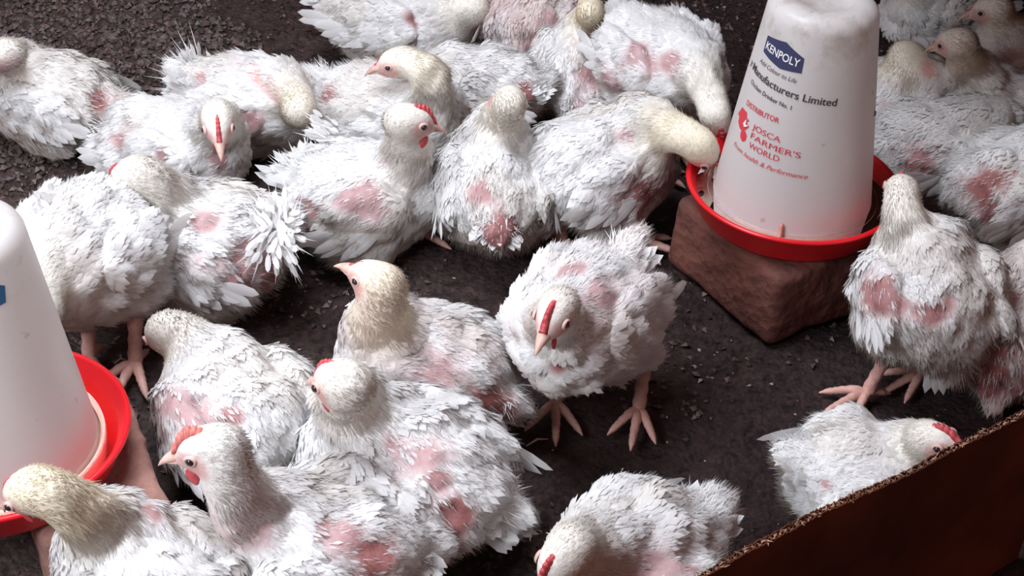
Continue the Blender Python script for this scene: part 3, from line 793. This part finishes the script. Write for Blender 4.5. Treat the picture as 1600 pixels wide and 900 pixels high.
def drinker(label, cpx, zb, half_px, lip):
    zr = zb + .040
    c = at(cpx[0], cpx[1], zr); Z = proj(c)[0][2]; R_ = half_px * Z / FPX
    root = tag(empty('drinker', (c[0], c[1], zb)), label, 'drinker', None)
    k = R_ / .12
    v, f_ = lathe([(.0001, .004), (.088 * k, .004), (.100 * k, .010), (.1135 * k, .0385), (.1165 * k, .0405), (.1195 * k, .0395), (.1200 * k, .0370), (.1175 * k, .0350), (.1050 * k, .006), (.100 * k, .0), (.0001, .0)], 96)
    tr = link('tray', mk_mesh('tray', v, f_), TRAY, root)
    rb = .0895 * k; H_ = 0.268 * k; rtp = .0560 * k
    prof = [(rb - .003, .012), (rb + .003, .012), (rb + .0045, .015), (rb + .0035, .020), (rb - .001, .0235), (rb - .0015, .027)]
    for i in range(1, 13):
        s = i / 12; prof.append((rb - .0015 + (rtp + .004 - rb) * s, .027 + (H_ - .022 - .027) * s))
    r0, z0 = prof[-1]
    for a in (15, 35, 55, 75, 90):
        prof.append((r0 - .018 * (1 - math.cos(math.radians(a))), z0 + .018 * math.sin(math.radians(a))))
    rz, zz = prof[-1]
    prof += [(rz - .010, zz + .0005), (rz - .014, zz - .003), (rz - .030, zz - .0035), (.0001, zz - .003)]
    v, f_ = lathe(prof, 128)
    jar = link('jar', mk_mesh('jar', v, f_), JAR, root)
    v, f_ = lathe([(rb + .0012, .0235), (rb + .0050, .0265), (rb + .0062, .0235), (rb + .0055, .0175), (rb + .004, .012)], 96)
    link('jar_lip', mk_mesh('jar_lip', v, f_), lip, root)
    v, f_ = lathe([(.0001, .0262), (.107 * k, .0262)], 72)
    link('water', mk_mesh('water', v, f_), WATER, root)
    az = math.atan2(-c[1], -c[0])
    def cone_r(z): return rb - .0015 + (rtp + .004 - rb) * (z - .027) / (H_ - .022 - .027)
    # little moulded nub on the skirt
    a = az - math.radians(3); p0 = np.array((math.cos(a), math.sin(a), 0)); 
    v, f_ = tube([p0 * (cone_r(.028) + .0035) + (0, 0, .022), p0 * (cone_r(.034) + .0032) + (0, 0, .037), p0 * (cone_r(.036) + .0015) + (0, 0, .040)], [.0028, .0028, .0014], 8)
    link('nub', mk_mesh('nub', v, [tuple(x) if x[2] != x[3] else tuple(x[:3]) for x in f_]), CLEAR, jar)
    ph = np.radians(np.linspace(-90, 90, 361))[:, None] + az; zs = np.linspace(.03, H_ - .022, 300)[None, :]
    rr = cone_r(zs); GP = np.stack(np.broadcast_arrays(c[0] + rr * np.cos(ph), c[1] + rr * np.sin(ph), zb + zs), -1).reshape(-1, 3)
    PJ = proj(GP)
    def uv(px, py):
        j = np.hypot(PJ[:, 0] - px, PJ[:, 1] - py).argmin(); return ph[j // 300, 0], zs[0, j % 300]
    return root, jar, uv, cone_r, az, c, zb, k

def wrap(jar, name, V2, F2, a0, z0, a1, z1, cone_r, mat, off=.0007, th=None):
    """V2 in metres on the unrolled surface, x along the baseline a0->a1"""
    V2 = np.asarray(V2, float); w = V2[:, 0].max() if len(V2) else 1
    ra = cone_r((z0 + z1) / 2); span = (a1 - a0) * ra; sl = (z1 - z0)
    t = V2[:, 0]
    a = a0 + (a1 - a0) * t; z = z0 + sl * t + V2[:, 1]
    a = a - V2[:, 1] * sl / max(span, 1e-6) / ra
    r = np.array([cone_r(q) for q in z]) + off
    P = np.column_stack([r * np.cos(a), r * np.sin(a), z])
    o = link(name, mk_mesh(name, P, F2, smooth=False), mat, jar); return o
def text_on(jar, uv, cone_r, s, L, R_, h, mat, bold=0.0, shear=0.0, name='lettering', x0=0.0):
    cu = bpy.data.curves.new('txt', 'FONT'); cu.body = s; cu.size = 1.0; cu.offset = bold; cu.shear = shear; cu.resolution_u = 4; cu.fill_mode = 'FRONT'
    o = bpy.data.objects.new('txt', cu); col_root.objects.link(o); bpy.context.view_layer.update()
    me = bpy.data.meshes.new_from_object(o.evaluated_get(bpy.context.evaluated_depsgraph_get()))
    n_ = len(me.vertices); co = np.empty(n_ * 3, np.float32); me.vertices.foreach_get('co', co); co = co.reshape(-1, 3)
    F2 = [tuple(p.vertices) for p in me.polygons]
    bpy.data.objects.remove(o); bpy.data.curves.remove(cu); bpy.data.meshes.remove(me)
    w0, w1 = co[:, 0].min(), co[:, 0].max()
    V2 = np.column_stack([(co[:, 0] - w0) / (w1 - w0) * (1 - x0) + x0, co[:, 1] * h / .72])
    a0, z0 = uv(*L); a1, z1 = uv(*R_)
    return wrap(jar, name, V2, F2, a0, z0, a1, z1, cone_r, mat, .0009)

bk = mat_brick('laterite_dark', (.17, .056, .038), (.075, .026, .020)); bk2 = mat_brick('laterite_pale', (.36, .19, .15), (.17, .08, .07))
pr = at(1215, 395, .10)
brick('dark reddish brick block under the right drinker', 0, 0, .01, .01, .01, 0, bk) if False else None
root_r, jar_r, uv_r, cr_r, az_r, c_r, zb_r, k_r = drinker('white bell drinker with printed label and red tray standing on the dark brick at right', (1240, 283), .095, 168, CLEAR)
root_l, jar_l, uv_l, cr_l, az_l, c_l, zb_l, k_l = drinker('white bell drinker with red tray cut off by the left edge of the picture', (-7, 668), .085, 207, WLIP)
def brick_on(label, p1, p2, z, depth, h, mat, ext=0.0):
    """block whose top or bottom edge runs p1 -> p2 (at height z) and extends depth to the left of that direction"""
    p1 = at(*p1, z)[:2]; p2 = at(*p2, z)[:2]; d = nrm(p2 - p1); ln = np.linalg.norm(p2 - p1) + ext
    c = p1 + d * ln / 2 + np.array((-d[1], d[0])) * depth / 2
    print('brick', ln); return brick(label, c[0], c[1], ln, depth, h, math.atan2(d[1], d[0]), mat, .03)
print('drinkers', c_r, k_r, c_l, k_l)
brick_on('dark reddish brick block carrying the right drinker', (1040, 408), (1200, 545), 0, .20, .095, bk)
brick_on('pale pinkish brown brick carrying the left drinker', (270, 790), (185, 572), .085, .118, .085, bk2)
for (x0, y0, x1, y1), lb in (((822, 697, 856, 686), 'pale straw sliver lying on the dark floor left of the scaly feet'), ((178, 568, 198, 562), 'small white quill on the litter behind the pale brick')):
    a_ = at(x0, y0, .006); b_ = at(x1, y1, .008); mm = (a_ + b_) / 2 + (0, .002, .003)
    v, f_ = tube([a_ - a_ * (1, 1, 0), mm - a_ * (1, 1, 0), b_ - a_ * (1, 1, 0)], [.0010, .0016, .0006], 6, .4)
    o = link('straw', mk_mesh('straw', v, [tuple(x) if x[2] != x[3] else tuple(x[:3]) for x in f_]), mat_plain('straw', (.62, .50, .42), .6), None, (a_[0], a_[1], 0)); tag(o, lb, 'straw')
# badge on the right drinker
def poly_patch(jar, uv, cr, pts, mat, name, off=.0005, sub=10):
    uvp = [uv(*p) for p in pts]; c0 = np.mean(uvp, 0); V = [c0]; F = []
    ring = []
    m = len(uvp)
    for i in range(m):
        a, b_ = np.array(uvp[i]), np.array(uvp[(i + 1) % m])
        for s_ in range(sub): ring.append(a + (b_ - a) * s_ / sub)
    rings = 6; V = [c0]
    for r_ in range(1, rings + 1):
        for p in ring: V.append(c0 + (p - c0) * r_ / rings)
    n_ = len(ring)
    for i in range(n_): F.append((0, 1 + i, 1 + (i + 1) % n_))
    for r_ in range(rings - 1):
        for i in range(n_):
            i2 = (i + 1) % n_; F.append((1 + r_ * n_ + i, 1 + (r_ + 1) * n_ + i, 1 + (r_ + 1) * n_ + i2, 1 + r_ * n_ + i2))
    P = np.array([((cr(z) + off) * math.cos(a), (cr(z) + off) * math.sin(a), z) for a, z in V])
    return link(name, mk_mesh(name, P, F), mat, jar)
poly_patch(jar_r, uv_r, cr_r, [(1200, 55), (1229, 66), (1257, 92), (1252, 115), (1219, 107), (1193, 80)], INKB, 'blue_badge')
TR = lambda s, L, R_, h, mat, **kw: text_on(jar_r, uv_r, cr_r, s, L, R_, h, mat, **kw)
TR('KENPOLY', (1197, 75), (1248, 105), .0088, INKW, bold=.012)
TR('Add Colour to Life', (1188, 96), (1244, 130), .0052, INKK, shear=.3)
TR('y Manufacturers Limited', (1174, 99), (1306, 165), .0085, INKK, bold=.014)
TR('Chicken Drinker No. 1', (1174, 129), (1236, 171), .0050, INKK, bold=.012)
TR('DISTRIBUTOR', (1167, 163), (1217, 192), .0062, INKR, bold=.01)
TR('JOSCA', (1176, 200), (1219, 223), .0068, INKR)
TR("FARMER'S", (1173, 214), (1250, 247), .0068, INKR)
TR('WORLD', (1170, 229), (1217, 252), .0068, INKR)
TR('From health & Performance', (1147, 226), (1262, 279), .0056, INKR, shear=.35)
TR(",", (1364, 177), (1368, 177), .014, INKK, bold=.02)
# red rooster emblem left of the name
poly_patch(jar_r, uv_r, cr_r, [(1157, 172), (1161, 167), (1164, 172), (1168, 176), (1167, 184), (1171, 188), (1167, 192), (1171, 198), (1166, 203), (1160, 205), (1156, 200), (1154, 190), (1156, 182), (1154, 177)], INKR, 'red_emblem', sub=3)
poly_patch(jar_r, uv_r, cr_r, [(1158, 205), (1165, 204), (1167, 212), (1165, 220), (1160, 221), (1157, 214)], INKR, 'red_emblem', sub=3)
poly_patch(jar_r, uv_r, cr_r, [(1162, 192), (1168, 186), (1166, 194), (1170, 197), (1163, 198)], INKW, 'emblem_mark', off=.0009, sub=3)
# the same badge seen at the frame's edge on the left drinker
poly_patch(jar_l, uv_l, cr_l, [(-62, 436), (-28, 440), (7, 446), (9, 472), (-26, 488), (-60, 478)], mat_plain('badge_blue', (.02, .13, .30), .5), 'blue_badge')

# ================================================================== BIRDS
def bird(seed, label, **k): chicken(label, seed=seed, **k)
bird(1, 'plump white chicken at the far left edge with a raw red patch near its tail', C=(40,140,.065), R=(125,162,.060), H=(4,88,.15), K=(-30,100,.14), T=(190,168,.06), tail=.4, bare=[(165,150,.026,.8), (25,115,.02,.2)], fans=[(186,135,.03,202,112,.06,3,.2)], feathers=.68)
bird(2, 'white chicken facing the camera with its beak pointing down, left of the upper middle', C=(320,235,.07), R=(225,218,.062), H=(340,192,.18), K=(344,232,.165), T=(135,225,.05), tail=.7, S=.97, comb=.5, bare=[(185,205,.022,.3), (255,255,.015,.2), (345,250,.018,.3)])
bird(3, 'white chicken with raised fan tail and yellowish head bowed to the right', C=(425,165,.07), R=(340,150,.07), H=(470,176,.11), K=(508,192,.07), T=(262,98,.12), tail=1.3, cream=.55, bare=[(310,125,.015,.3), (400,190,.02,.3)], comb=.15, fans=[(312,125,.085,258,92,.12,16,.6), (300,140,.07,250,118,.08,10,.5)], feathers=.68)
bird(4, 'white chicken lying with its yellowish head turned back over its wing', C=(660,185,.07), R=(545,165,.065), H=(622,98,.16), K=(572,108,.15), mid=(690,115,.17), T=(490,125,.09), tail=.5, cream=.6, bare=[(510,150,.022,.5)], comb=.1)
bird(5, 'white chicken in profile with a bright red comb and a bare pink wing, upper middle', C=(605,300,.07), R=(515,318,.065), H=(640,190,.19), K=(690,196,.18), T=(450,235,.09), tail=.6, comb=.85, S=1.05, bare=[(465,340,.040,.55), (560,300,.035,.2), (600,250,.015,.3)], fans=[(515,215,.12,470,205,.13,14,.5)], feet=[(648,362,700,360)])
bird(6, 'white chicken with fluffy spread tail to the right, behind the bowed cream neck', C=(715,135,.07), R=(795,145,.07), H=(672,140,.06), K=(650,150,.04), T=(862,125,.10), tail=1.2, S=.95, bare=[(825,150,.018,.8), (825,200,.03,.5)], feathers=.68)
bird(7, 'white chicken seen from behind with cream upright neck and raw red vent', C=(772,255,.085), R=(775,325,.072), H=(797,160,.19), K=(803,118,.18), T=(775,372,.075), tail=.6, cream=.45, bare=[(790,372,.036,.8), (745,300,.02,.4)], comb=.1)
bird(8, 'white chicken stretching its yellowish neck into the tray of the right drinker', C=(985,238,.10), R=(890,278,.09), H=(1095,232,.155), K=(1125,275,.11), mid=(1045,195,.18), T=(835,335,.05), tail=.7, S=1.08, cream=.75, bare=[(1020,310,.035,.8), (985,220,.018,.2)], feet=[(878,382,900,398), (985,375,1010,380)], comb=.2)
bird(9, 'big white chicken standing and bending its head down beside the right drinker', C=(1062,118,.13), R=(1002,72,.13), H=(1118,185,.15), K=(1125,235,.10), mid=(1105,125,.16), T=(965,20,.15), tail=.5, S=1.02, comb=.95, bare=[(985,85,.026,.1), (1045,100,.016,.3), (970,150,.03,.15)], feet=[(1010,262,1050,280), (1060,235,1100,250)])
bird(10, 'ruffled pinkish white chicken with a cream upright neck, seen from behind at top middle', C=(912,88,.08), R=(890,135,.065), H=(922,15,.17), K=(924,-30,.17), T=(900,165,.06), tail=.6, S=.92, cream=.9, pinky=.4, bare=[(925,110,.022,.3), (890,180,.02,.5)], feathers=.68)
bird(11, 'pinkish chicken with sparse quilled feathers cut off by the top edge', C=(850,5,.08), R=(830,48,.07), H=(885,-60,.13), K=(895,-95,.13), T=(812,85,.05), tail=.3, pinky=.7, bare=[(845,75,.03,.5), (860,30,.03,.1)], feathers=.68)
bird(12, 'long white chicken lying at the top edge with its head at the right end', C=(670,32,.062), R=(565,8,.06), H=(742,18,.09), K=(758,55,.03), mid=(712,10,.10), T=(490,-15,.06), tail=.5, S=1.12, bare=[(645,28,.012,.6)], comb=.1, feathers=.68)
bird(13, 'tall white chicken standing behind the left drinker with its head hidden', C=(105,415,.12), R=(155,365,.125), H=(55,500,.12), K=(25,540,.10), T=(225,420,.09), tail=.7, S=1.1, feet=[(212,568,195,600), (140,560,120,600)], fans=[(85,325,.18,62,300,.2,8,.6)])
bird(14, 'white chicken with a red comb and bushy raised tail beside the tall one', C=(290,365,.08), R=(370,390,.075), H=(208,276,.17), K=(152,302,.14), mid=(255,290,.16), T=(448,345,.11), tail=1.6, S=1.1, comb=.45, bare=[(385,410,.045,.35), (425,440,.026,.8), (320,345,.02,.2)], fans=[(435,345,.13,425,290,.16,12,.7), (440,360,.12,476,372,.12,14,.8), (425,370,.12,415,425,.09,14,.8)])
bird(15, 'white chicken with head turned away behind the profile one, lower left', C=(346,612,.07), R=(398,680,.068), H=(258,520,.115), K=(236,535,.08), nk=.88, T=(445,735,.03), tail=.9, S=1.08, bare=[(275,640,.036,.1), (352,655,.015,.7)], comb=.1)
bird(16, 'chicken craning its tall cream neck, with a raw red rump, mid floor', mid=(586,510,.15), C=(618,562,.075), R=(722,590,.07), H=(586,440,.20), K=(548,418,.205), T=(815,645,.05), tail=.4, S=1.04, cream=.85, nk=1.2, pinky=.35, bare=[(775,640,.040,.95), (690,575,.03,.2)], comb=.1)
bird(17, 'large white chicken with small red comb and long pink flank, lower middle', C=(582,705,.075), R=(692,768,.07), H=(535,600,.20), K=(500,592,.19), T=(812,812,.05), tail=1.5, S=1.18, comb=.5, bare=[(655,705,.030,.25), (715,812,.022,.9), (690,740,.014,.5)])
bird(18, 'scruffy white chicken standing upright facing the camera in the middle of the picture', C=(885,528,.125), R=(940,458,.13), H=(868,490,.225), K=(846,528,.218), T=(985,395,.17), tail=.5, S=.98, comb=.8, pinky=.25, bare=[(868,580,.012,.9), (945,460,.030,.1), (890,420,.02,.2)], feet=[(868,632,862,690), (998,640,985,700)])
bird(19, 'white chicken standing with its back to the camera at the right drinker', C=(1438,422,.13), R=(1466,498,.12), H=(1408,300,.19), K=(1385,268,.16), nk=1.0, mid=(1402,352,.19), fat=1.08, T=(1497,590,.06), tail=1.0, S=1.0, bare=[(1365,460,.034,.7), (1460,495,.026,.7)], feet=[(1355,615,1300,632), (1440,585,1400,600)])
bird(20, 'pinkish sparse feathered chicken with a raw red rump at the right edge', C=(1612,465,.085), R=(1580,540,.07), H=(1650,385,.14), K=(1670,360,.13), T=(1560,610,.03), tail=0, pinky=.6, S=1.05, bare=[(1560,590,.050,.95)], feathers=.68)
bird(21, 'small white chicken lying behind the cardboard sheet at lower right', C=(1380,748,.06), R=(1305,752,.06), H=(1460,690,.135), K=(1510,700,.145), T=(1262,728,.08), tail=.6, S=.96, comb=.8, bare=[(1285,750,.007,.2)])
bird(22, 'white chicken with ruffled crown at the bottom edge, facing down left', C=(955,892,.08), R=(1035,868,.075), H=(882,872,.17), K=(848,918,.15), T=(1108,795,.10), tail=1.1, S=1.06, comb=.8, bare=[(1045,885,.030,.1)])
bird(23, 'white chicken in profile with a serrated pink comb at lower left', C=(448,856,.075), R=(552,876,.07), H=(330,702,.20), K=(260,710,.19), mid=(350,770,.17), T=(655,862,.07), tail=1.4, S=1.12, cmat=PALECOMB, comb=1.0, cream=.2, bare=[(400,815,.028,.1), (590,865,.030,.9), (545,830,.026,.3)])
bird(24, 'chicken with a fluffy yellow neck drinking at the left drinker in the bottom corner', C=(195,880,.085), R=(262,955,.08), H=(48,768,.19), K=(-10,790,.16), mid=(120,785,.19), T=(330,1010,.06), tail=.5, S=1.02, cream=.9, comb=.3, bare=[(245,800,.014,.3)])
G = 'chickens huddled in the dim far right corner'
bird(25, 'cream headed chicken looking right, first behind the right drinker', C=(1430,155,.08), R=(1375,175,.07), H=(1422,88,.14), K=(1485,102,.12), T=(1340,190,.06), tail=.4, bare=[(1390,170,.02,.3)], group=G, comb=.1, cream=.6, mid=(1405,110,.13), feathers=.68)
bird(26, 'white chicken with a raw pink flank just right of the right drinker', C=(1505,222,.07), R=(1425,232,.065), H=(1570,190,.09), K=(1600,205,.08), T=(1375,200,.07), tail=.6, bare=[(1420,265,.036,.6)], group=G, S=1.05, feathers=.68)
bird(27, 'red rumped chicken at the right edge, second row from the drinker', C=(1625,275,.08), R=(1545,300,.07), H=(1680,230,.12), K=(1710,230,.12), T=(1510,250,.07), tail=.3, bare=[(1525,300,.04,.95)], group=G, S=1.08, feathers=.68)
bird(28, 'cream chicken holding its head up and looking left in the huddle', C=(1535,165,.08), R=(1595,190,.07), H=(1492,68,.18), K=(1440,72,.16), T=(1640,190,.06), tail=.3, group=G, comb=.1, cream=.6, feathers=.68)
bird(29, 'chicken at the top right corner with its neck raised', C=(1575,90,.085), R=(1640,110,.07), H=(1548,15,.16), K=(1515,20,.15), tail=.3, group=G, cream=.6, comb=.1, feathers=.68)
bird(30, 'furthest chicken of the huddle, cut by the top edge behind the drinker', C=(1440,15,.07), R=(1505,-5,.07), H=(1400,-30,.12), K=(1370,-20,.11), tail=.3, group=G, cream=.5, comb=.1, feathers=.68)
